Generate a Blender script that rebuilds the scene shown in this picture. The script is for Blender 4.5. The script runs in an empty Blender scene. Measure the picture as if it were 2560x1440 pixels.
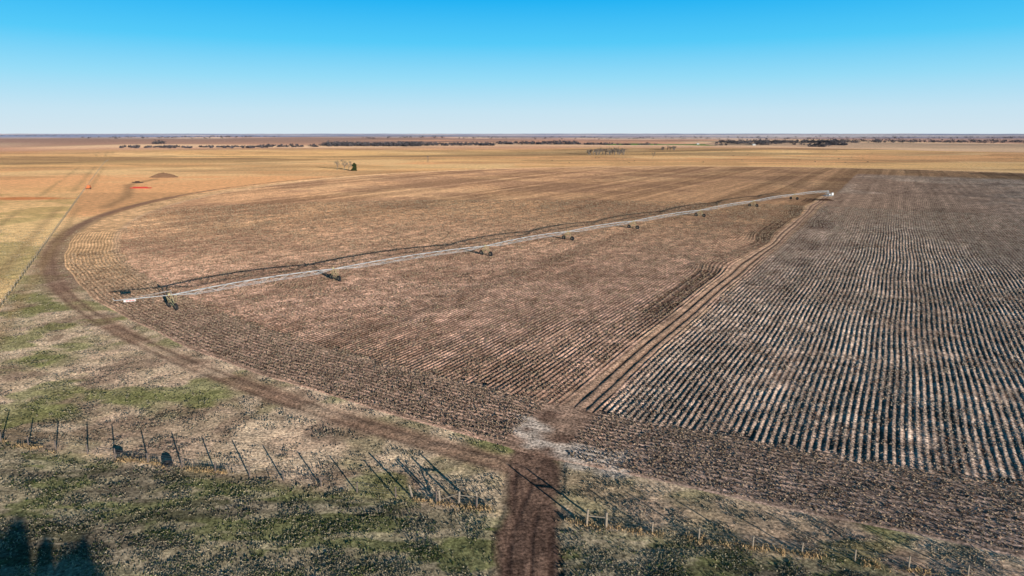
import bpy, math, random
import numpy as np
from mathutils import Vector
rng=np.random.default_rng(7); random.seed(7)
H=38.0; PITCH=math.atan(387/1707)
SUN_EL=math.radians(6.8); SUN_AZ=math.radians(148.3)
PX,PY=196.0,426.0
A=math.radians(29.1); SA,CA=math.sin(A),math.cos(A)
scene=bpy.context.scene
scene.view_settings.view_transform='Standard'; scene.view_settings.look='None'; scene.view_settings.exposure=0

def lin(c,g=1.0):
    c=np.array(c,float)/255
    return np.where(c<=0.04045,c/12.92,((c+0.055)/1.055)**2.4)*g
def sm(a,b,x): 
    t=np.clip((x-a)/(b-a),0,1); return t*t*(3-2*t)
def vn(x,y,s,seed=0):
    x=np.asarray(x)/s+seed*17.3+1000; y=np.asarray(y)/s+seed*9.1+1000
    xi=np.floor(x).astype(np.int64); yi=np.floor(y).astype(np.int64)
    fx=x-xi; fy=y-yi; fx=fx*fx*(3-2*fx); fy=fy*fy*(3-2*fy)
    def h(a,b):
        n=(a*374761393+b*668265263+seed*1442695)&0xffffffff
        n=((n^(n>>13))*1274126177)&0xffffffff
        return ((n^(n>>16))&0xffff)/65535.0
    return (h(xi,yi)*(1-fx)+h(xi+1,yi)*fx)*(1-fy)+(h(xi,yi+1)*(1-fx)+h(xi+1,yi+1)*fx)*fy
def fbm(x,y,s,seed=0,o=4):
    t=0;a=1;n=0
    for i in range(o):
        t=t+a*vn(x,y,s/2**i,seed+i); n+=a; a*=.55
    return t/n
def mixc(c,d,m): return c*(1-m[...,None])+np.asarray(d)*m[...,None]
def gain(c,g):
    c=c*g; m=c.max(-1,keepdims=True); return c/np.maximum(m/.92,1)
def G(px,py):   # photo-measured survey position on the ground plane
    an=math.atan((py-720)/1707)+PITCH
    Y=H/math.tan(an); d=Y*math.cos(PITCH)+H*math.sin(PITCH)
    return ((px-1280)/1707*d,Y)
def hgt(x,y):
    x=np.asarray(x,float);y=np.asarray(y,float)
    r=np.hypot(x,y); d=np.hypot(x-PX,y-PY)
    f=sm(430,1100,d)
    z=(fbm(x,y,620,3,3)-.5)*18*f
    z+=(fbm(x,y,2600,5,3)-.5)*46*sm(1500,5000,r)
    z+=(fbm(x,y,9000,8,3)-.5)*46*sm(6000,16000,r)
    z-=sm(1300,3000,r)*6
    return z
# ---------------- mesh helpers
def link(o,parent=None):
    scene.collection.objects.link(o)
    if parent: o.parent=parent
    return o
def mesh_np(name,v,f,mat,col=None,parent=None,smooth=True):
    me=bpy.data.meshes.new(name); v=np.asarray(v,np.float32); f=np.asarray(f,np.int32)
    k=f.shape[1]
    me.vertices.add(len(v)); me.vertices.foreach_set('co',v.ravel())
    me.loops.add(f.size); me.loops.foreach_set('vertex_index',f.ravel())
    me.polygons.add(len(f)); me.polygons.foreach_set('loop_start',np.arange(0,f.size,k,dtype=np.int32))
    me.polygons.foreach_set('loop_total',np.full(len(f),k,np.int32))
    me.update(calc_edges=True)
    if col is not None:
        a=me.attributes.new('Col','FLOAT_COLOR','POINT')
        c=np.ones((len(v),4),np.float32); c[:,:3]=np.clip(col,0,.95); a.data.foreach_set('color',c.ravel())
    if smooth: me.polygons.foreach_set('use_smooth',np.ones(len(f),bool))
    me.materials.append(mat); me.update()
    return link(bpy.data.objects.new(name,me),parent)
class MB:
    def __init__(s): s.v=[];s.f=[]
    def tube(s,a,b,r,r2=None,n=6):
        a=Vector(a);b=Vector(b); r2=r if r2 is None else r2
        d=(b-a).normalized(); u=d.orthogonal().normalized(); w=d.cross(u); i=len(s.v)
        for p,rr in((a,r),(b,r2)):
            for k in range(n):
                t=2*math.pi*k/n; s.v.append(tuple(p+(u*math.cos(t)+w*math.sin(t))*rr))
        for k in range(n): s.f.append((i+k,i+(k+1)%n,i+n+(k+1)%n,i+n+k))
        s.f.append(tuple(i+k for k in range(n))[::-1]); s.f.append(tuple(i+n+k for k in range(n)))
    def box(s,c,ax,ay,az):
        c=Vector(c);ax=Vector(ax);ay=Vector(ay);az=Vector(az);i=len(s.v)
        for z in(-1,1):
            for y in(-1,1):
                for x in(-1,1): s.v.append(tuple(c+ax*x+ay*y+az*z))
        for q in((0,2,3,1),(4,5,7,6),(0,1,5,4),(2,6,7,3),(0,4,6,2),(1,3,7,5)): s.f.append(tuple(i+k for k in q))
    def rev(s,c,axis,prof,n=18):
        c=Vector(c);d=Vector(axis).normalized();u=d.orthogonal().normalized();w=d.cross(u);i=len(s.v);m=len(prof)
        for k in range(n):
            t=2*math.pi*k/n; e=u*math.cos(t)+w*math.sin(t)
            for (r,z) in prof: s.v.append(tuple(c+e*r+d*z))
        for k in range(n):
            for j in range(m-1):
                a=i+k*m+j;b=i+((k+1)%n)*m+j; s.f.append((a,b,b+1,a+1))
    def obj(s,name,mat,parent=None,smooth=False):
        me=bpy.data.meshes.new(name); me.from_pydata(s.v,[],s.f); me.materials.append(mat)
        if smooth: me.polygons.foreach_set('use_smooth',[True]*len(me.polygons))
        me.update(); return link(bpy.data.objects.new(name,me),parent)
def empty(name,loc=(0,0,0)):
    e=bpy.data.objects.new(name,None); scene.collection.objects.link(e); return e
# ---------------- materials
def mat_solid(name,c,rough=.7,metal=0,var=.25,scale=6):
    m=bpy.data.materials.new(name); m.use_nodes=True; nt=m.node_tree; b=nt.nodes['Principled BSDF']
    tc=nt.nodes.new('ShaderNodeTexCoord'); n=nt.nodes.new('ShaderNodeTexNoise'); n.inputs['Scale'].default_value=scale; n.inputs['Detail'].default_value=5
    nt.links.new(tc.outputs['Object'],n.inputs['Vector'])
    mr=nt.nodes.new('ShaderNodeMapRange'); mr.inputs[3].default_value=1-var; mr.inputs[4].default_value=1+var
    mr.inputs[1].default_value=.3;mr.inputs[2].default_value=.7
    nt.links.new(n.outputs['Fac'],mr.inputs[0])
    mx=nt.nodes.new('ShaderNodeVectorMath'); mx.operation='SCALE'; mx.inputs[0].default_value=tuple(c)
    nt.links.new(mr.outputs[0],mx.inputs['Scale']); nt.links.new(mx.outputs[0],b.inputs['Base Color'])
    b.inputs['Roughness'].default_value=rough; b.inputs['Metallic'].default_value=metal
    return m
def mat_ground(name,k=2.4,lean=.35,var=.35,s1=2.2,s2=.35,speck=True):
    m=bpy.data.materials.new(name); m.use_nodes=True; nt=m.node_tree; N=nt.nodes; L=nt.links
    for n in list(N): N.remove(n)
    out=N.new('ShaderNodeOutputMaterial'); d=N.new('ShaderNodeBsdfDiffuse'); d.inputs['Roughness'].default_value=1
    L.new(d.outputs[0],out.inputs[0])
    at=N.new('ShaderNodeAttribute'); at.attribute_name='Col'
    tc=N.new('ShaderNodeTexCoord')
    def noise(sc,det,rough=.6):
        n=N.new('ShaderNodeTexNoise'); n.inputs['Scale'].default_value=sc; n.inputs['Detail'].default_value=det; n.inputs['Roughness'].default_value=rough
        L.new(tc.outputs['Object'],n.inputs['Vector']); return n
    a=noise(s1,4,.7); b=noise(s2,4)
    def mr(src,lo,hi,f=.3,t=.7):
        q=N.new('ShaderNodeMapRange'); q.inputs[1].default_value=f;q.inputs[2].default_value=t;q.inputs[3].default_value=lo;q.inputs[4].default_value=hi
        L.new(src,q.inputs[0]); return q.outputs[0]
    mu=N.new('ShaderNodeMath'); mu.operation='MULTIPLY'; L.new(mr(a.outputs['Fac'],1-var*1.3,1+var*1.3),mu.inputs[0]); L.new(mr(b.outputs['Fac'],1-var*.5,1+var*.5),mu.inputs[1])
    sc=N.new('ShaderNodeVectorMath'); sc.operation='SCALE'; L.new(at.outputs['Color'],sc.inputs[0]); L.new(mu.outputs[0],sc.inputs['Scale'])
    L.new(sc.outputs[0],d.inputs['Color'])
    nn=noise(3.1,3,.75)
    sub=N.new('ShaderNodeVectorMath'); sub.operation='SUBTRACT'; L.new(nn.outputs['Color'],sub.inputs[0]); sub.inputs[1].default_value=(.5,.5,.5)
    s2n=N.new('ShaderNodeVectorMath'); s2n.operation='SCALE'; s2n.inputs['Scale'].default_value=k*2; L.new(sub.outputs[0],s2n.inputs[0])
    ge=N.new('ShaderNodeNewGeometry')
    ad=N.new('ShaderNodeVectorMath'); ad.operation='ADD'; L.new(ge.outputs['Normal'],ad.inputs[0]); L.new(s2n.outputs[0],ad.inputs[1])
    ad2=N.new('ShaderNodeVectorMath'); ad2.operation='ADD'; L.new(ad.outputs[0],ad2.inputs[0]); ad2.inputs[1].default_value=(lean*math.sin(SUN_AZ),lean*math.cos(SUN_AZ),0)
    no=N.new('ShaderNodeVectorMath'); no.operation='NORMALIZE'; L.new(ad2.outputs[0],no.inputs[0]); L.new(no.outputs[0],d.inputs['Normal'])
    return m
def mat_attr(name,rough=1):
    m=bpy.data.materials.new(name); m.use_nodes=True; nt=m.node_tree; N=nt.nodes
    for n in list(N): N.remove(n)
    out=N.new('ShaderNodeOutputMaterial'); d=N.new('ShaderNodeBsdfDiffuse'); t=N.new('ShaderNodeBsdfTranslucent'); mx=N.new('ShaderNodeMixShader'); mx.inputs[0].default_value=.3
    at=N.new('ShaderNodeAttribute'); at.attribute_name='Col'
    nt.links.new(at.outputs['Color'],d.inputs['Color']); nt.links.new(at.outputs['Color'],t.inputs['Color'])
    nt.links.new(d.outputs[0],mx.inputs[1]); nt.links.new(t.outputs[0],mx.inputs[2]); nt.links.new(mx.outputs[0],out.inputs[0])
    return m
M_ground=mat_ground('grassland_soil',2.2,1.05,.55,2.6,.3)
M_field=mat_ground('stubble_soil',2.1,.85,.68,2.8,.3)
M_blade=mat_attr('dry_plant')
M_white=mat_solid('galvanised_steel',(.50,.50,.49),.5,.0,.06)
M_sign=mat_solid('white_sign_paint',(.66,.66,.64),.5,.0,.04)
M_yel=mat_solid('weathered_tower_steel',(.46,.38,.20),.6)
M_rub=mat_solid('tyre_rubber',(.02,.02,.022),.85)
M_wood=mat_solid('weathered_wood',(.33,.26,.19),.9)
M_post=mat_solid('rusty_post_steel',(.16,.12,.10),.8)
M_wire=mat_solid('fence_wire_steel',(.3,.28,.26),.6)
M_bark=mat_solid('grey_bark',(.20,.165,.135),.95)
M_red=mat_solid('red_pipe_paint',(.70,.08,.05),.6)
M_orange=mat_solid('orange_paint',(.75,.20,.06),.6)
M_mound=mat_ground('earth_mound_soil',2.4,.5)
M_conc=mat_solid('concrete_pad',(.4,.38,.35),.9)
# ---------------- zone colours
FG=1.42; FF=1.62
entr=[(1.0,30),(1.2,53),(1.6,62),(2.6,72),(3.2,79),(5.5,84)]
PALE=((1.9,83,2.4,4.2),(9.8,76,6.8,4.2),(3.6,79,2.2,1.6),(12,72,3,2))
def dist_poly(x,y,P):
    best=np.full(np.shape(x),1e9)
    for (a,b),(c,d) in zip(P[:-1],P[1:]):
        dx,dy=c-a,d-b; t=np.clip(((x-a)*dx+(y-b)*dy)/(dx*dx+dy*dy),0,1)
        best=np.minimum(best,np.hypot(x-a-t*dx,y-b-t*dy))
    return best
def fence_s(x,y): return y-(79.7-.257*(x+64.6))     # >0 beyond near fence
def rutx(x,y): return x-.08*(y-50)+.7*np.sin(y/7)+.7*(fbm(x*.3,y,7,53,2)-.5)
def rutm(x,y):
    wr=rutx(x,y); return np.maximum(sm(.2,.9,np.cos(wr*2*np.pi/1.9))*sm(.3,.5,vn(x,y*.12,1.2,54)), .7*sm(.3,.9,np.cos((wr+.22*(y-60))*2*np.pi/.85))*sm(.5,.62,vn(x,y*.3,1.5,55)))
def ground_col(x,y):
    r=np.hypot(x,y); d=np.hypot(x-PX,y-PY)
    n1=fbm(x,y,140,11,4); n2=fbm(x,y,12,12,4); n3=fbm(x,y,4,13,3); n4=fbm(x*.35,y,420,14,4)
    gold=lin((220,180,128)); orange=lin((206,154,112)); straw=lin((222,188,140))
    c=np.broadcast_to(gold,np.shape(x)+(3,)).copy()
    c=mixc(c,orange,sm(.48,.58,n4)*.7); c=mixc(c,straw,sm(.5,.62,n1)*.7)
    c=mixc(c,lin((172,134,98)),sm(.5,.58,fbm(x*.4,y*1.3,160,17,4))*.55)
    c=mixc(c,lin((146,114,84)),sm(.56,.64,fbm(x*.6,y,60,18,3))*.4*sm(450,900,r))
    c=mixc(c,lin((128,104,80)),sm(.60,.66,fbm(x*.25,y,240,19,4))*.6*sm(850,1200,r))
    red=lin((186,144,120)); c=mixc(c,red,sm(1500,2200,r+700*(n4-.5)))
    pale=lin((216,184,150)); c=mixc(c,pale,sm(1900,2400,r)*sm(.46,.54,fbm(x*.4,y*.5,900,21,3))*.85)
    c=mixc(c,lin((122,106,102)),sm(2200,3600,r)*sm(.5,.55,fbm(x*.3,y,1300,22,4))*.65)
    c=mixc(c,mixc(np.broadcast_to(lin((182,176,180)),c.shape).copy(),lin((130,142,168)),sm(.45,.55,fbm(x*.3,y,3500,23,4))),sm(3500,12000,r)*.9)  # aerial haze painted into the ground colour, paler and bluer with distance
    # near pasture
    w=1-sm(170,420,r)
    lw=sm(.46,.62,n2)*.5+sm(.45,.6,n3)*.2
    near=mixc(np.broadcast_to(lin((186,162,138)),c.shape).copy(),lin((130,124,88)),lw)
    near=mixc(near,lin((130,106,90)),sm(.5,.65,fbm(x,y,7,31,3))*.6)
    near=mixc(near,lin((204,182,156)),sm(.54,.66,fbm(x,y,5,32,3))*.6)
    near=mixc(near,lin((112,118,62)),sm(.58,.68,fbm(x*.8,y,9,34,4))*.6)
    c=mixc(c,near,w)
    lf=-((x+115)*.875+(y-149)*.484)      # positive = west of side fence
    west=sm(-1,1,lf)*(1-sm(350,700,r))*sm(90,130,y)
    wc=mixc(np.broadcast_to(lin((216,184,134)),c.shape).copy(),lin((158,144,94)),sm(.45,.58,fbm(x,y,22,33,4))*.75)
    c=mixc(c,wc,west*.8)
    fs=fence_s(x,y)
    f=1-sm(-3,1,fs)
    f=f*(y<110)
    nc=mixc(np.broadcast_to(lin((142,130,106)),c.shape).copy(),lin((90,98,52)),sm(.45,.56,fbm(x,y*1.6,6,41,4))*.7)
    nc=mixc(nc,lin((78,70,64)),sm(.5,.62,fbm(x*.7,y*2.2,8,43,3))*.6)
    nc=mixc(nc,lin((172,156,132)),sm(.52,.62,fbm(x*.5,y*2.,3,45,3))*.55)
    c=mixc(c,nc,f*.95)
    c=mixc(c,lin((165,142,105)),np.exp(-(fs/0.6)**2)*.4*(np.abs(x)<80)*(y<110)*sm(.45,.62,n3))
    c=mixc(c,lin((186,118,76)),(1-sm(.5,1.1,np.hypot((x+293)/34,(y-410)/12)+.5*(n2-.5)))*.8)
    # perimeter track
    tr=np.exp(-((d-403.6+1.5*(n1-.5))/2.3)**4)
    left=(x<3)
    c=mixc(c,lin((140,112,94)),np.where(left,tr*.85*(.45+.55*sm(.38,.55,n2)),tr*.25))
    rut=np.exp(-((d-402.4)/.45)**2)+np.exp(-((d-404.6)/.45)**2)
    c=mixc(c,lin((100,78,66)),np.clip(rut,0,1)*.65*left*(.5+.5*sm(.4,.55,n3)))
    c=mixc(c,lin((118,92,78)),(1-sm(404,409,d))*.6*(x<-110)*(y<420)*(y>120))
    mp=dist_poly(x,y,[(-304,590),(-290,520),(-262,470),(-236,420),(-214,360)])
    c=mixc(c,lin((150,118,88)),np.exp(-(mp/3.5)**2)*.8)
    for off,wd in((6,2.2),(22,1.6),(-3,1.6)):
        q=np.exp(-((lf-off)/wd)**2)*(r>120)*(r<1700)*(lf>-20)
        c=mixc(c,lin((146,120,88)),q*.5*sm(.3,.5,n1))
    g=((x>380)&(x<820)&(y>2420)&(y<3000)); c[g]=lin((96,122,72))
    # entrance mud
    e=dist_poly(x,y,entr)+2.0*(n3-.5)+1.2*(n2-.5)
    mud=mixc(np.broadcast_to(lin((118,94,80)),c.shape).copy(),lin((70,53,47)),rutm(x,y)*.7)
    mud=mixc(mud,lin((82,64,56)),sm(.45,.6,fbm(x*2,y*.6,3,44,3))*.6)
    c=mixc(c,mud,1-sm(2.4,3.8,e))
    for cx,cy,rx,ry in PALE:
        q=np.hypot((x-cx)/rx,(y-cy)/ry)+1.5*(n3-.5)+1.2*(n2-.5)
        c=mixc(c,lin((176,164,152)),(1-sm(.55,1.1,q))*.8)
    return gain(c,FG)
# ---------------- ground sheet
rs=[6.];
while rs[-1]<65000:
    r=rs[-1]; s=.06 if r<44 else (.004 if r<150 else min(.025,.004*(r/150)**.55)); rs.append(r*(1+s))
rs=np.array(rs)
th=np.concatenate([np.arange(-48,48,.15),np.arange(48,312,3.)])
th=np.radians(th); R,T=np.meshgrid(rs,th,indexing='ij')
X=R*np.sin(T);Y=R*np.cos(T); x=X.ravel();y=Y.ravel()
d=np.hypot(x-PX,y-PY); z=hgt(x,y)-.16*(1-sm(396.5,399,d))
z+=np.where((d>400)&(x<3),-.05*(np.exp(-((d-402.4)/.5)**2)+np.exp(-((d-404.6)/.5)**2)),0)*(np.hypot(x,y)<300)
e=dist_poly(x,y,entr)
z-= (e<3.5)*(.03+.03*rutm(x,y)+.04*(fbm(x,y,.9,51,2)-.5))*(np.hypot(x,y)<120)
z+=(fbm(x,y,1.6,52,3)-.5)*.08*(np.hypot(x,y)<200)*(d>400)*(e>3.5)
nr,nt_=R.shape; v=np.stack([x,y,z],1); v=np.vstack([v,[[0,0,0]]])
i,j=np.meshgrid(np.arange(nr-1),np.arange(nt_),indexing='ij'); j2=(j+1)%nt_
f=np.stack([i*nt_+j,i*nt_+j2,(i+1)*nt_+j2,(i+1)*nt_+j],-1).reshape(-1,4)
f=f[:,::-1]
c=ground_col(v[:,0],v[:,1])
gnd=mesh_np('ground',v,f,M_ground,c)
# ---------------- field
def wob(u,v):
    w=3.4*np.exp(-((v+215)/16)**2)-3.0*np.exp(-((v+262)/12)**2)+2.8*np.exp(-((v+120)/14)**2)-3*np.exp(-((v+70)/14)**2)
    w2=3.0*np.exp(-((v+160)/14)**2)-2*np.exp(-((v+90)/10)**2)
    return w*np.exp(-((u+8)/6)**2)+w2*np.exp(-((u-11)/5)**2)+.15*np.sin(v/9+u*.05)+.35*np.sin(v/41+u*.02)
SP=.92; NV=5
def field_col(x,y,u,v,ridge):
    r=np.hypot(x,y); n1=fbm(x,y,60,61,4); n3=fbm(x,y,2.5,63,2); n5=vn(u,v*.5,.9,67)
    st=vn(u,v*.02,2.2,64)
    nearL=lin((178,146,126)); farL=lin((190,150,114)); R1=lin((182,160,142))
    c=np.broadcast_to(nearL,np.shape(x)+(3,)).copy()
    c=mixc(c,farL,sm(140,380,r)); 
    c=mixc(c,lin((208,172,132)),sm(.5,.66,n1)*.4*sm(200,300,r))
    c=mixc(c,lin((132,102,84)),sm(.46,.60,fbm(x,y,35,66,3))*.5)
    c*= (1-.26*sm(.52,.66,vn(u,v*.012,7.,68)))[...,None]
    right=sm(2,5,u)*(1-sm(245,285,v+ .15*u+30*(n1-.5)))
    c=mixc(c,R1,right*.9)
    c=mixc(c,lin((156,126,104)),right*sm(220,420,r)*(1-sm(20,160,u))*.7)
    c=mixc(c,lin((196,176,156)),right*sm(.5,.66,n1)*.5)
    c=mixc(c,lin((122,100,86)),right*sm(.5,.66,fbm(x,y,26,69,3))*.4)
    c*= (.80+.40*st)[...,None]
    soil=lin((96,77,66)); soilL=lin((112,86,70))
    s=mixc(np.broadcast_to(soilL,c.shape).copy(),soil,right*.9)
    k=np.clip(.26+.75*ridge+(n3-.5)*.8+(n5-.5)*.7,0,1)
    out=s*(1-k[...,None])+c*k[...,None]
    far=sm(250,420,r)*.6*(1-.7*right)
    avg=s*.25+c*.75
    out=out*(1-far[...,None])+avg*far[...,None]
    return out*(1-.20*sm(200,420,r)*(1-right))[...,None]
nn=int(386/SP)
us=np.arange(-nn*NV,nn*NV+1)*SP/NV; vs=np.concatenate([np.arange(-386,-235,1.4),np.arange(-235,386.1,5)])
U,V=np.meshgrid(us,vs,indexing='ij'); u=U.ravel();w=V.ravel()
uu=u+wob(u,w); x=PX+uu*CA+w*SA; y=PY-uu*SA+w*CA
ph=np.cos(2*np.pi*u/SP); ridge=.5+.5*ph
amp=.072*(.55+.9*vn(u*1.0,w,5,71))*(1+.1*sm(0,5,u))
roadm=(1-sm(1.7,2.5,np.abs(u)+.6*(vn(u,w,4,74)-.5)))*(w<8)
amp=amp*(1-roadm)
z=.10+amp*(ridge-.5)+(fbm(x,y,1.3,72,2)-.5)*.08*(np.hypot(x,y)<260)
z-=roadm*.04*(np.exp(-((np.abs(u)-.95)/.35)**2)*2)
c=field_col(x,y,u,w,ridge)
rc=mixc(np.broadcast_to(lin((162,134,112)),c.shape).copy(),lin((100,76,62)),np.exp(-((np.abs(u)-.9)/.4)**2)*.85)
c=mixc(c,rc,roadm)
gr=np.exp(-((u-2.8)/.5)**2)+np.exp(-((u+2.8)/.6)**2); c=mixc(c,lin((190,162,130)),np.clip(gr,0,1)*.45*(w<5)*sm(.35,.55,vn(u,w,6,73)))
dk=np.clip(np.exp(-((u+4.6)/.5)**2)+np.exp(-((u+6.9)/.5)**2)+np.exp(-((u+9.2)/.4)**2)+.6*np.exp(-((u+6.6)/2.6)**2),0,1)*(w<-20)*(w>-330)*(.35+.65*sm(.3,.5,vn(u*0,w,40,75)))
dk=np.clip(dk+np.exp(-((u-6.)/.6)**2)*(w<-60)*(w>-250)*.6,0,1)
c=mixc(c,lin((72,54,46)),dk*.85); z-=dk*.06
for (a,b,ra,rb) in((9,-150,7,26),(12,-215,5,14),(-5,-330,4,12),(13,-250,5,12)):
    q=1-sm(.5,1.1,np.hypot((u-a)/ra,(w-b)/rb)+.7*(fbm(x,y,6,77,3)-.5)); c=mixc(c,lin((80,62,54)),q*.55)
q=1-sm(.4,1.1,np.hypot((u)/4.0,(w+385)/20)+.9*(fbm(x,y,4,78,3)-.5)); c=mixc(c,lin((134,110,94)),q*.6)
rad=np.hypot(x-PX,y-PY)
for rr in(36,90,150,207,250,292,346,390):
    c=mixc(c,lin((92,70,58)),np.exp(-((rad-rr)/.7)**2)*.35)
nu,nv=U.shape; i,j=np.meshgrid(np.arange(nu-1),np.arange(nv-1),indexing='ij'); i=i.ravel();j=j.ravel()
keep=rad.reshape(nu,nv)[:-1,:-1].ravel()<384.5+3*(vn(x,y,3,79).reshape(nu,nv)[:-1,:-1].ravel()-.5)
i=i[keep];j=j[keep]
f=np.stack([i*nv+j,(i+1)*nv+j,(i+1)*nv+j+1,i*nv+j+1],-1)
used=np.unique(f); remap=np.zeros(len(x),np.int64); remap[used]=np.arange(len(used))
mesh_np('crop_field',np.stack([x,y,z],1)[used],remap[f],M_field,gain(c[used],FF))
# headland ring: rows follow the circle
rr=np.arange(382.,400.1,.2); ths=np.radians(np.concatenate([np.arange(180,270,.18),np.arange(270,540,.6)])) 
RR,TT=np.meshgrid(rr,ths,indexing='ij'); wobr=.5*np.sin(TT*40)+.3*np.sin(TT*97)
x=PX+(RR+wobr*.6)*np.sin(TT);y=PY+(RR+wobr*.6)*np.cos(TT); x=x.ravel();y=y.ravel();q=RR.ravel()
ridge=.5+.5*np.cos(2*np.pi*q/1.0)
edge=sm(382,383.5,q)*(1-sm(398.2,400,q))
e=dist_poly(x,y,entr+[(12,97)]); em=1-sm(2.6,4.5,e+2*(fbm(x,y,3,80,2)-.5))
z=-.1+.18*edge+.06*(ridge-.5)*edge*(1-em)*(.5+1.0*vn(x,y,4,81))+(fbm(x,y,1.1,82,2)-.5)*.08*edge
n1=fbm(x,y,14,83,3); n3=fbm(x,y,2.4,84,2); r=np.hypot(x,y)
top=mixc(np.broadcast_to(lin((160,132,114)),(len(x),3)).copy(),lin((194,158,120)),sm(140,260,r))
top=mixc(top,lin((150,128,114)),sm(8,18,x)*(r<200))
c=top*(.5+.5*np.clip(ridge+(n3-.5)*1.3,0,1))[:,None]*(.75+.5*n1)[:,None]
c=mixc(c,lin((156,132,112)),np.exp(-((q-384.5)/1.6)**2)*.5)
mud=mixc(np.broadcast_to(lin((136,112,96)),(len(x),3)).copy(),lin((88,68,58)),sm(.45,.6,n3))
c=mixc(c,mud,em*.85)
n2=fbm(x,y,12,12,4)
for cx,cy,rx,ry in PALE:
    qq=np.hypot((x-cx)/rx,(y-cy)/ry)+1.5*(n3-.5)+1.2*(n2-.5); c=mixc(c,lin((166,154,142)),(1-sm(.55,1.1,qq))*.8)
nr_,nt2=RR.shape; i,j=np.meshgrid(np.arange(nr_-1),np.arange(nt2-1),indexing='ij')
f=np.stack([i*nt2+j,i*nt2+j+1,(i+1)*nt2+j+1,(i+1)*nt2+j],-1).reshape(-1,4)[:,::-1]
mesh_np('headland_soil',np.stack([x,y,z],1),f,M_field,gain(c,FF))
# ---------------- blades
def blades(name,x,y,z,h,wd,col,nb=3,spread=.15,flat=0.):
    n=len(x); xs=[];cs=[]
    for b in range(nb):
        t=rng.uniform(0,2*np.pi,n); ox=rng.normal(0,spread,n); oy=rng.normal(0,spread,n)
        hh=h*rng.uniform(.5,1.1,n); ww=wd*rng.uniform(.6,1.3,n); le=rng.normal(0,.5+flat,(2,n))*hh
        bx=x+ox;by=y+oy
        p0=np.stack([bx-np.cos(t)*ww/2,by-np.sin(t)*ww/2,z-.02],1); p1=np.stack([bx+np.cos(t)*ww/2,by+np.sin(t)*ww/2,z-.02],1)
        p2=np.stack([bx+le[0]+np.cos(t)*ww*.25,by+le[1]+np.sin(t)*ww*.25,z+hh],1); p3=np.stack([bx+le[0]-np.cos(t)*ww*.25,by+le[1]-np.sin(t)*ww*.25,z+hh*.9],1)
        xs.append(np.stack([p0,p1,p2,p3],1).reshape(-1,3)); k=rng.uniform(.7,1.4,n)[:,None]
        cs.append(np.repeat(col*k,4,axis=0))
    v=np.vstack(xs); c=np.vstack(cs); f=np.arange(len(v)).reshape(-1,4)
    return mesh_np(name,v,f,M_blade,c,smooth=False)
def inview(x,y,m=6): return (np.abs(x)<(y*.80+m+6))&(y>40)
n=1700000
nn=int(384/SP); u=rng.integers(-nn,nn+1,n)*SP; w=rng.uniform(-386,0,n); 
u2=u+rng.normal(0,.13,n); uu=u2+wob(u2,w)
x=PX+uu*CA+w*SA; y=PY-uu*SA+w*CA; r=np.hypot(x,y)
den=np.clip((75/r)**1.0,0,1)*.9*(.4+1.2*sm(.35,.65,fbm(x,y,3.5,90,2)))
ok=(np.hypot(x-PX,y-PY)<384)&inview(x,y)&(r<400)&(np.abs(u)>3.2)&(rng.random(n)<den)
x=x[ok];y=y[ok];r=r[ok];u=u[ok]
col=lin((208,180,146))*np.ones((len(x),1)); col=mixc(col,lin((208,188,164)),sm(2,5,u)*.9); col=mixc(col,lin((156,118,92)),(rng.random(len(x))<.3)*1.)
blades('corn_stubble',x,y,np.full(len(x),.12),.08*(1+r/350),.12*(1+r/160),col,2,.12,.8)
n=140000
k=rng.integers(0,15,n); rad=384+k*1.0+rng.normal(0,.25,n); t=np.radians(rng.uniform(180,285,n))
x=PX+rad*np.sin(t);y=PY+rad*np.cos(t); r=np.hypot(x,y)
ok=inview(x,y)&(r<260)&(dist_poly(x,y,entr+[(12,97)])>4)&(rng.random(n)<np.clip(85/r,0,1)*.6)
x=x[ok];y=y[ok];r=r[ok]
col=lin((204,176,144))*np.ones((len(x),1)); col=mixc(col,lin((130,100,80)),(rng.random(len(x))<.35)*1.)
blades('headland_stubble',x,y,np.full(len(x),.10),.07*(1+r/350),.12*(1+r/160),col,2,.2,.8)
# grass
n=420000
y=45+rng.random(n)**1.5*230; x=rng.uniform(-1,1,n)*(y*.80+8); r=np.hypot(x,y); d=np.hypot(x-PX,y-PY)
e=dist_poly(x,y,entr); cl=fbm(x,y,2.2,95,3)
pale=np.minimum(np.hypot((x-9.3)/5.8,(y-76)/3.8),np.hypot((x-1.9)/2.2,(y-83)/3.2))
fs=fence_s(x,y)
tr=(np.abs(d-403.6)<2.4)&(x<3)
p=np.clip(.15+2.6*(cl-.44),.05,1)*np.where(fs<0,1,.5)
ok=(d>399.5)&(e>3.1+1.2*(cl-.5))&(~tr)&(pale>.9)&(rng.random(n)<p)
x=x[ok];y=y[ok];r=r[ok];fs=fs[ok];cl=cl[ok]
col=ground_col(x,y)/FG*1.15; m=rng.random(len(x)); col=mixc(col,lin((210,190,156)),(m<.38)*.8); col=mixc(col,lin((102,118,52)),((m>.80)&(fs<0))*.65)
blades('grass',x,y,hgt(x,y),.07*(1+r/300)*(.6+cl),.09*(1+r/120),col,3,.15,.5)
n=1700; x=rng.uniform(-66,42,n); y=79.7-.257*(x+64.6)+rng.normal(0,.35,n); ok=(dist_poly(x,y,entr)>4)&(fbm(x,y,3,97,2)>.5); x=x[ok];y=y[ok]
blades('fence_weeds',x,y,np.zeros(len(x)),.3,.10,lin((200,168,124))*np.ones((len(x),1)),3,.15,0)
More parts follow.
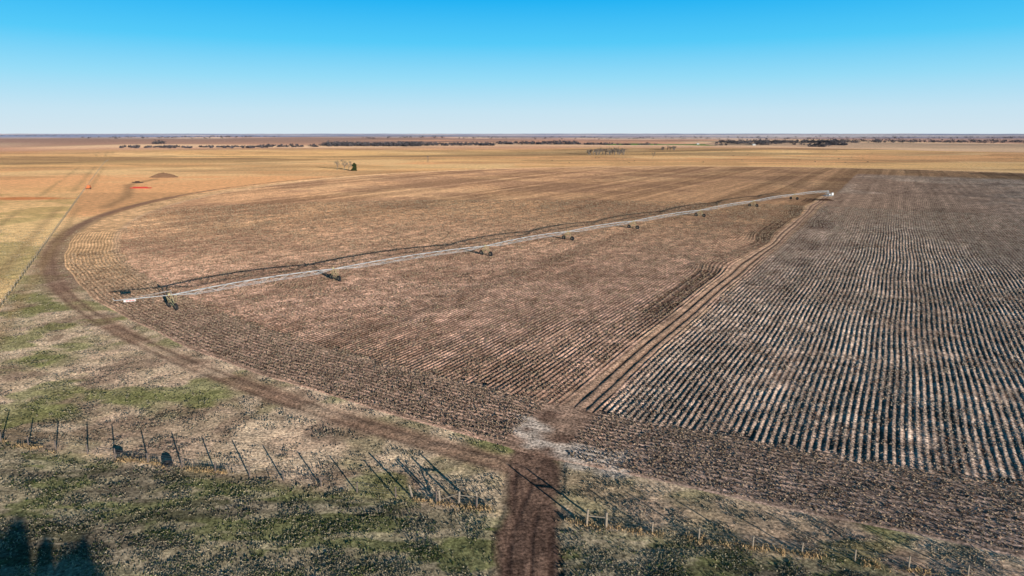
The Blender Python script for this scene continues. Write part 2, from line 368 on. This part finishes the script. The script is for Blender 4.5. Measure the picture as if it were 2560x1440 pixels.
# ---------------- fences
def fence(name,P,hp,rp,wires,mat,skip=None,hz=0):
    em=empty(name); mb=MB(); wm=MB(); tops=[]
    for k,(a,b) in enumerate(P):
        z=float(hgt(a,b)); hh=hp*random.uniform(.92,1.08); lx,ly=random.gauss(0,.04),random.gauss(0,.04)
        mb.tube((a,b,z-.2),(a+lx,b+ly,z+hh),rp,rp*.85); tops.append((a,b,z))
    mb.obj('posts',mat,em)
    for (a,b) in zip(tops[:-1],tops[1:]):
        for wz in wires: wm.tube((a[0],a[1],a[2]+wz),(b[0],b[1],b[2]+wz),.009,n=3)
    wm.obj('wires',M_wire,em); return em
P1=[];xx=-82.
while xx<-3.9: P1.append((xx+random.gauss(0,.12),79.7-.257*(xx+64.6)+random.gauss(0,.08))); xx+=4.35
P1.append((-3.7,64.1))
fence('wire_fence',P1,1.3,.09,(.35,.65,.95,1.2),M_post)
P2=[(9.2,60.8)];xx=13.6
while xx<62: P2.append((xx+random.gauss(0,.12),79.7-.257*(xx+64.6)+random.gauss(0,.08))); xx+=4.4
fence('wire_fence',P2,1.25,.085,(.35,.65,.95,1.1),M_wood)
P3=[];t=0
while t<1150: P3.append((0,120+.875*t)); t+=5.0 if t<450 else 10
fence('pasture_fence',[(-115-(p[1]-149)/1.81,p[1]) for p in P3],1.4,.08,(.5,.9,1.3),M_wood)
em=empty('gate_posts'); mb=MB()
for (a,b,hh,lx) in((-3.7,64.4,1.7,0),(-5.6,64.9,1.5,.1),(-7.6,65.3,1.4,-.1),(7.4,60.9,1.8,.1),(9.3,60.5,1.7,0),(-10.6,66.2,1.5,-.35)):
    mb.tube((a,b,-.2),(a+lx,b,hh),.12,.11,8)
mb.tube((-5.6,64.9,1.1),(-3.7,64.4,1.1),.06); mb.tube((-7.6,65.3,.3),(-5.6,64.9,1.2),.05)
mb.tube((7.4,60.9,1.1),(9.3,60.5,1.1),.06)
mb.obj('posts',M_wood,em)
def torus(name,c,R0,r0,axis,mat):
    mb=MB(); prof=[(R0+r0*math.cos(t),r0*.75*math.sin(t)) for t in np.linspace(0,2*math.pi,13)]; mb.rev(c,axis,prof,22); return mb.obj(name,mat,None,True)
a=G(295,1132); torus('old_tyre',(a[0],a[1],.14),.36,.18,(.1,.12,1),M_rub)
a=G(420,1163); torus('old_tyre',(a[0],a[1],.2),.38,.2,(.15,-.2,1),M_rub)
# ---------------- pivot
piv=empty('center_pivot_irrigator')
TW=[(PX,PY)]+[G(*p) for p in((1985,499),(1883,517),(1750,542),(1583,572),(1420,600),(1215,639),(838,701),(432,772))]
HP=3.15; AR=.55
pipe=MB();tr=MB();tw=MB();wh=MB();hub=MB();dr=MB()
for (a,b) in zip(TW[:-1],TW[1:]):
    a=Vector((a[0],a[1],HP));b=Vector((b[0],b[1],HP)); d=b-a; Ln=d.length; d.normalize(); s=Vector((-d.y,d.x,0))
    at=lambda t: a.lerp(b,t)+Vector((0,0,AR*4*t*(1-t)))
    ns=10
    for k in range(ns): pipe.tube(at(k/ns),at((k+1)/ns),.125,n=8)
    lo=[(k/8,at(k/8)) for k in range(1,8)]
    for sg in(-1,1):
        prev=a
        for t,p in lo:
            q=p+s*sg*.65-Vector((0,0,.95 if .2<t<.8 else .8)); tr.tube(prev,q,.042,n=4); prev=q
            tr.tube(q,at(t-1/16),.036,n=4); tr.tube(q,at(t+1/16),.036,n=4)
        tr.tube(prev,b,.042,n=4)
    for t,p in lo:
        z=Vector((0,0,.95 if .2<t<.8 else .8)); tr.tube(p+s*.65-z,p-s*.65-z,.03,n=4)
    for k in range(1,16):
        p=at(k/16); dr.tube(p,p-Vector((0,0,1.6)),.012,n=3)
    g=Vector((b.x,b.y,0)); st=s.copy(); BL=2.0
    tw.tube(g+st*BL+Vector((0,0,.82)),g-st*BL+Vector((0,0,.82)),.11)
    for sg in(-1,1):
        tw.tube(g+st*sg*1.75+Vector((0,0,.8)),b+st*sg*.15,.08)
        tw.tube(g+st*sg*1.75+Vector((0,0,.8)),b+d*1.1-Vector((0,0,.1)),.05)
        tw.tube(g+st*sg*1.75+Vector((0,0,.8)),b-d*1.1-Vector((0,0,.1)),.05)
        c=g+st*sg*BL+Vector((0,0,.78)); ax=d
        wh.rev(c,ax,[(.38,-.2),(.66,-.26),(.76,-.18),(.79,0),(.76,.18),(.66,.26),(.38,.2)],20)
        for k in range(16):
            an=2*math.pi*k/16; ee=st*math.cos(an)+Vector((0,0,1))*math.sin(an); tt=-st*math.sin(an)+Vector((0,0,1))*math.cos(an)
            wh.box(c+ee*.78,ee*.03,tt*.05,d*.22)
        hub.rev(c,ax,[(.02,-.1),(.38,-.12),(.39,.12),(.02,.1)],14)
    tw.tube(g+st*.85+Vector((0,0,2.0)),g-st*.85+Vector((0,0,2.0)),.04)
    tw.box(b+Vector((0,0,.25))+d*.5,d*.25,s*.16,Vector((0,0,.22)))
    last=(a,b,d,s)
a,b,d,s=last; en=G(290,786); endp=Vector((en[0],en[1],HP-.1)); 
pipe.tube(b,endp,.09,n=8); dd=(endp-b)
for k in range(1,6):
    p=b+dd*(k/6); dr.tube(p,p-Vector((0,0,1.4)),.010,n=3)
top=b+Vector((0,0,1.0)); tr.tube(b,top,.04); tr.tube(top,b+dd*.6,.02,n=3); tr.tube(top,b+dd*.95,.02,n=3)
tr.tube(endp,endp+Vector((-.2,-.1,.5)),.05)
sg=b+dd*.74-Vector((0,0,.34)); dn=dd.normalized()
tw_s=MB(); tw_s.box(sg,dn*1.15,Vector((-dn.y,dn.x,0))*.03,Vector((0,0,.22))); tw_s.obj('sign_panel',M_sign,piv)
mk=MB(); sd=Vector((dn.y,-dn.x,0)); 
if sd.y>0: sd=-sd
for k,(o,l) in enumerate(((-.7,.26),(-.1,.26),(.5,.26))): mk.box(sg+dn*o+sd*.034,dn*l,sd*.004,Vector((0,0,.09)))
mk.obj('sign_mark',M_red,piv)
pipe.obj('water_pipe',M_white,piv,True);tr.obj('truss',M_white,piv);tw.obj('towers',M_yel,piv);wh.obj('tyres',M_rub,piv);hub.obj('wheel_hubs',M_wood,piv);dr.obj('drop_hoses',M_wire,piv)
pc=MB(); 
for ax,ay in((-1.6,-1.6),(1.6,-1.6),(1.6,1.6),(-1.6,1.6)):
    pc.tube((PX+ax,PY+ay,.1),(PX+ax*.25,PY+ay*.25,2.9),.09)
    pc.tube((PX+ax*.6,PY+ay*.6,1.5),(PX-ay*.6,PY+ax*.6,1.5),.06)
pc.tube((PX,PY,0),(PX,PY,HP+.4),.16,n=10)
pc.obj('pivot_stand',M_white,piv)
pc=MB(); pc.box((PX+1.9,PY-2.0,1.4),(.6,0,0),(0,.35,0),(0,0,.8)); pc.box((PX+.2,PY-2.1,1.1),(.4,0,0),(0,.3,0),(0,0,.45)); pc.obj('control_panel',M_sign,piv)
cp=MB(); cp.box((PX,PY,.14),(2.6,0,0),(0,2.6,0),(0,0,.14)); cp.obj('concrete_pad',M_conc,piv)
hp=MB()
for o in(5,7.2):
    pr=None
    for k in range(9):
        t=math.pi*.5*k/8; p=Vector((PX+o+1.1*math.cos(t*2-.3),PY-1+.2*k,.1+3.0*k/8))
        if pr: hp.tube(pr,p,.06)
        pr=p
hp.obj('guard_hoops',M_post,piv)
# ---------------- trees
def bare_tree(mb,x,y,z,h,seed,spread=.62,depth=5,r0=None):
    rd=random.Random(seed)
    def br(p,d,l,r,k):
        q=p+d*l; mb.tube(p,q,r,r*.68,5 if k>2 else 3)
        if k==0: return
        for i in range(3 if k>1 else 4):
            nd=(d+Vector((rd.gauss(0,spread),rd.gauss(0,spread),rd.gauss(.08,spread*.6)))).normalized()
            st=p+(q-p)*rd.uniform(.55,1.0) if i else q
            br(st,nd,l*rd.uniform(.6,.85),r*.62,k-1)
    br(Vector((x,y,z-.3)),Vector((rd.gauss(0,.08),rd.gauss(0,.08),1)).normalized(),h*.27,r0 or h*.03,depth)
def place(px,py): 
    x,y=G(px,py); 
    for _ in range(6):
        z=float(hgt(x,y)); s=(H-z)/H; x0,y0=G(px,py); x,y=x0*s,y0*s
    return x,y,float(hgt(x,y))
for k,(px,py,h) in enumerate(((843,424,13),(861,425,15),(872,424,11),(1632,394,13))):
    mb=MB(); x,y,z=place(px,py); bare_tree(mb,x,y,z,h,20+k,r0=.32); mb.obj('bare_tree',M_bark)
def foliage(name,cl,nper,size,col,mat,parent=None):
    cl=np.array(cl,float); n=len(cl)*nper; b=np.repeat(cl,nper,0)
    p=rng.normal(0,1,(n,3)); p/=np.linalg.norm(p,axis=1)[:,None]; p*=(rng.random(n)**.4)[:,None]
    ctr=b[:,:3]+p*np.stack([b[:,3],b[:,3],b[:,4]],1)
    s=size*rng.uniform(.5,1.4,n)
    a=rng.normal(0,1,(n,3));a/=np.linalg.norm(a,axis=1)[:,None]; q=np.cross(a,rng.normal(0,1,(n,3)));q/=np.linalg.norm(q,axis=1)[:,None]
    v=np.stack([ctr-a*s[:,None],ctr+q*s[:,None]*.7,ctr+a*s[:,None],ctr-q*s[:,None]*.7],1).reshape(-1,3)
    c=np.repeat(np.asarray(col)*rng.uniform(.55,1.5,(n,1)),4,0)
    return mesh_np(name,v,np.arange(len(v)).reshape(-1,4),mat,c,parent,False)
def cedar(x,y,z,h,w,nl=2600,sz=.35):
    e=empty('cedar_tree'); mb=MB(); mb.tube((x,y,z-.2),(x,y,z+h*.9),.22,.05,7); mb.obj('trunk',M_bark,e)
    cl=[]
    rd=random.Random(int(x*10))
    for k in range(30):
        t=rd.uniform(.08,1); rr=w*.5*math.sin(min(1,(1-t)*1.5+.12)*math.pi/2)*rd.uniform(.5,1.05); a=rd.uniform(0,6.28)
        cl.append((x+math.cos(a)*rr*.6,y+math.sin(a)*rr*.6,z+t*h*.93,rr*.55+.3,h*.09))
    foliage('foliage',cl,nl//30,sz,(.06,.08,.035),M_blade,e)
x,y,z=place(886,427); cedar(x,y,z,8,6.5,3600,.45)
for (px,py,h,w) in((48,1306,6.9,5.5),(5,1318,7.2,7),(195,1364,6.9,6.5),(110,1360,6.6,8),(20,1355,6.8,8),(150,1385,6.6,8),(60,1380,6.8,8),(215,1390,6.5,7)):
    a,b=G(px,py); Ls=h/math.tan(SUN_EL); x=a+math.sin(SUN_AZ)*Ls; y=b+math.cos(SUN_AZ)*Ls
    cedar(x,y,0,h,w,4800,.36)
def grove(name,px0,px1,py,h,n,seed):
    mb=MB(); rd=random.Random(seed); 
    for k in range(n):
        x,y,z=place(rd.uniform(px0,px1),py+rd.uniform(-1.2,1.2)); bare_tree(mb,x,y,z,h*rd.uniform(.7,1.1),seed*50+k,depth=4,r0=.6,spread=.7)
    return mb.obj(name,M_bark)
grove('bare_tree_grove',1470,1562,386,17,30,3)
grove('bare_tree_grove',1650,1690,375,15,14,4)
cl=[]
def belt(px0,px1,py,dpy,h,n):
    for k in range(n):
        px=random.uniform(px0,px1); x,y,z=place(px,py+random.uniform(-dpy,dpy)); hh=h*random.uniform(.5,1.15)
        cl.append((x,y,z+hh*.45,hh*random.uniform(.7,1.5),hh*.55))
belt(815,1060,363,3,13,280); belt(1060,1240,362,2.4,9,90); belt(1240,1450,359.5,1.6,11,100)
belt(300,680,369,1.6,6,70); belt(640,830,366,1.6,7,35); belt(1790,2110,357,2.6,14,220); belt(2080,2560,355,2.4,14,200)
belt(1380,1640,357,.8,11,50); belt(2020,2115,365,.6,8,60); belt(385,410,359,.8,13,12); belt(440,700,343,.7,18,50); belt(0,200,340,.5,18,40)
belt(1500,2560,346,1.6,20,150); belt(2560,2760,356,3,15,60); belt(900,1500,345,1.2,18,60); belt(200,560,345,.6,16,35)
foliage('distant_tree_line',cl,26,2.6,(.135,.12,.125),M_blade)
cl=[]
for k in range(34):
    px=random.uniform(1340,2300); x,y,z=place(px,random.uniform(372,408)); 
    if math.hypot(x-PX,y-PY)>405: cl.append((x,y,z+.4,random.uniform(.6,1.4),.5))
foliage('prairie_shrubs',cl,30,.4,(.22,.17,.11),M_blade)
def farm(px,py,w,h,wallc):
    x,y,z=place(px,py); e=empty('farmhouse'); mb=MB(); mb.box((x,y,z+h/2),(w/2,0,0),(0,w*.35,0),(0,0,h/2)); mb.obj('walls',wallc,e)
    rf=MB(); i=0; a=w/2+.5;b=w*.35+.5;t=z+h+.01
    rf.v=[(x-a,y-b,t),(x+a,y-b,t),(x+a,y+b,t),(x-a,y+b,t),(x-a,y,t+w*.25),(x+a,y,t+w*.25)]; rf.f=[(0,1,5,4),(2,3,4,5),(0,4,3),(1,2,5),(3,2,1,0)]; rf.obj('roof',M_conc,e)
    wn=MB()
    for o in(-.3,.0,.3): wn.box((x+o*w,y-w*.35-.02,z+h*.5),(w*.05,0,0),(0,.03,0),(0,0,h*.16 if o else h*.35))
    wn.obj('windows_and_door',M_rub,e)
farm(1885,360,11,3.5,M_sign); farm(1745,357,10,3.5,M_sign)
# mound
x0,y0,z0=place(410,443)
gx,gy=np.meshgrid(np.linspace(-1,1,60),np.linspace(-1,1,40),indexing='ij')
rr=np.hypot(gx,gy); zz=np.clip(1-rr**1.6,-.05,1)*4.0*(.7+.6*fbm(gx*12+x0,gy*8+y0,4,101,3))-.1
v=np.stack([x0+gx*13,y0+gy*8,z0+zz],-1).reshape(-1,3); i,j=np.meshgrid(np.arange(59),np.arange(39),indexing='ij')
f=np.stack([i*40+j,(i+1)*40+j,(i+1)*40+j+1,i*40+j+1],-1).reshape(-1,4)
mesh_np('dirt_mound',v,f,M_mound,lin((130,100,78))*np.ones((len(v),1)))
x0,y0=G(2063,501)
v=np.stack([x0+gx*5,y0+gy*3,.1+zz*.25],-1).reshape(-1,3); mesh_np('soil_heap',v,f,M_mound,lin((86,64,54))*np.ones((len(v),1)))
e=empty('red_pipe_stack'); mb=MB(); x0,y0,z0=place(350,471)
for k in range(4): mb.tube((x0-7+k*.4,y0+k*.7,z0+.3),(x0+6.5+k*.3,y0+k*.7-.6,z0+.3),.3,n=8)
for k in range(2): mb.tube((x0-5+k,y0+k*.7+.5,z0+.85),(x0+5,y0+k*.7,z0+.85),.3,n=8)
mb.obj('pipes',M_red,e)
e=empty('black_pipe_stack'); mb=MB(); x0,y0,z0=place(345,457)
for k in range(5): mb.tube((x0-4-k*.5,y0+k*.6,z0+.3),(x0+4-k*.4,y0+k*.6,z0+.3),.25,n=8)
mb.tube((x0-2,y0,z0+.9),(x0+1,y0+.5,z0+.9),.4,n=8); mb.obj('pipes',M_rub,e)
e=empty('orange_trailer'); mb=MB(); x0,y0,z0=place(221,473)
mb.box((x0,y0,z0+1.1),(1.3,.2,0),(-.4,1.9,0),(0,0,.25)); mb.box((x0,y0+.6,z0+2.0),(1.0,.1,0),(-.2,1.0,0),(0,0,.65)); mb.tube((x0,y0,z0+1.2),(x0+.3,y0-.4,z0+4.0),.12)
mb.tube((x0+.3,y0-2,z0+1),(x0+.6,y0-3.4,z0+.6),.08); mb.obj('body',M_orange,e)
w_=MB()
for sx in(-1.4,1.4): w_.rev((x0+sx,y0,z0+.5),(1,.15,0),[(.02,-.12),(.45,-.14),(.5,0),(.45,.14),(.02,.12)],14)
w_.obj('wheels',M_rub,e)
x0,y0,z0=place(1070,406); e=empty('windmill'); mb=MB()
for a,b in((-1,-1),(1,-1),(1,1),(-1,1)):
    mb.tube((x0+a*1.2,y0+b*1.2,z0),(x0+a*.15,y0+b*.15,z0+7.5),.1,n=4)
    for t in(.3,.6): q=1.2*(1-t)+.15*t; mb.tube((x0+a*q,y0+b*q,z0+7.5*t),(x0-b*q,y0+a*q,z0+7.5*t),.06,n=4)
mb.obj('tower',M_post,e); bl=MB()
for k in range(14):
    t=2*math.pi*k/14; c=Vector((x0+math.cos(t)*.8,y0-.6,z0+7.7+math.sin(t)*.8)); bl.box(c,Vector((math.cos(t),0,math.sin(t)))*.5,Vector((-math.sin(t),.4,math.cos(t)))*.13,Vector((0,1,0))*.01)
bl.box((x0,y0+1.2,z0+7.8),(.02,0,0),(0,.7,0),(0,0,.35)); bl.tube((x0,y0-.6,z0+7.7),(x0,y0+.8,z0+7.7),.05); bl.obj('rotor',M_post,e)
# ---------------- light
sd=Vector((math.sin(SUN_AZ)*math.cos(SUN_EL),math.cos(SUN_AZ)*math.cos(SUN_EL),math.sin(SUN_EL)))
sl=bpy.data.lights.new('sun','SUN'); sl.energy=5; sl.angle=math.radians(.5); sl.color=(1,.93,.84)
so=bpy.data.objects.new('sun',sl); so.rotation_euler=sd.to_track_quat('Z','Y').to_euler(); scene.collection.objects.link(so)
wd=bpy.data.worlds.new('World'); scene.world=wd; wd.use_nodes=True; N=wd.node_tree.nodes; Lk=wd.node_tree.links
bg=N['Background']; sk=N.new('ShaderNodeTexSky'); sk.sky_type='NISHITA'; sk.sun_disc=False; sk.sun_elevation=SUN_EL; sk.sun_rotation=SUN_AZ; sk.altitude=300; sk.air_density=1; sk.dust_density=.5; sk.ozone_density=3
tc=N.new('ShaderNodeTexCoord'); sx=N.new('ShaderNodeSeparateXYZ'); Lk.new(tc.outputs['Generated'],sx.inputs[0])
rp=N.new('ShaderNodeValToRGB'); Lk.new(sx.outputs['Z'],rp.inputs[0])
els=[(0,(216,232,242)),(.03,(200,230,246)),(.073,(152,222,250)),(.12,(84,204,251)),(.18,(8,178,246)),(.30,(24,112,165)),(1,(36,52,78))]
cr=rp.color_ramp
while len(cr.elements)<len(els): cr.elements.new(.5)
for e_,(p_,c_) in zip(cr.elements,els): e_.position=p_; e_.color=(*lin(c_),1)
sc=N.new('ShaderNodeVectorMath'); sc.operation='SCALE'; sc.inputs['Scale'].default_value=1/.12; Lk.new(rp.outputs[0],sc.inputs[0])
mx=N.new('ShaderNodeMix'); mx.data_type='RGBA'; mx.blend_type='MIX'; mx.inputs[0].default_value=.95
Lk.new(sk.outputs[0],mx.inputs[6]); Lk.new(sc.outputs[0],mx.inputs[7]); Lk.new(mx.outputs[2],bg.inputs[0]); bg.inputs[1].default_value=.12
# ---------------- camera
cam=bpy.data.cameras.new('camera'); cam.lens=24; cam.sensor_width=36; cam.clip_end=100000; cam.clip_start=.5
co=bpy.data.objects.new('camera',cam); co.location=(0,0,H); co.rotation_euler=(math.pi/2-PITCH,0,0); scene.collection.objects.link(co); scene.camera=co
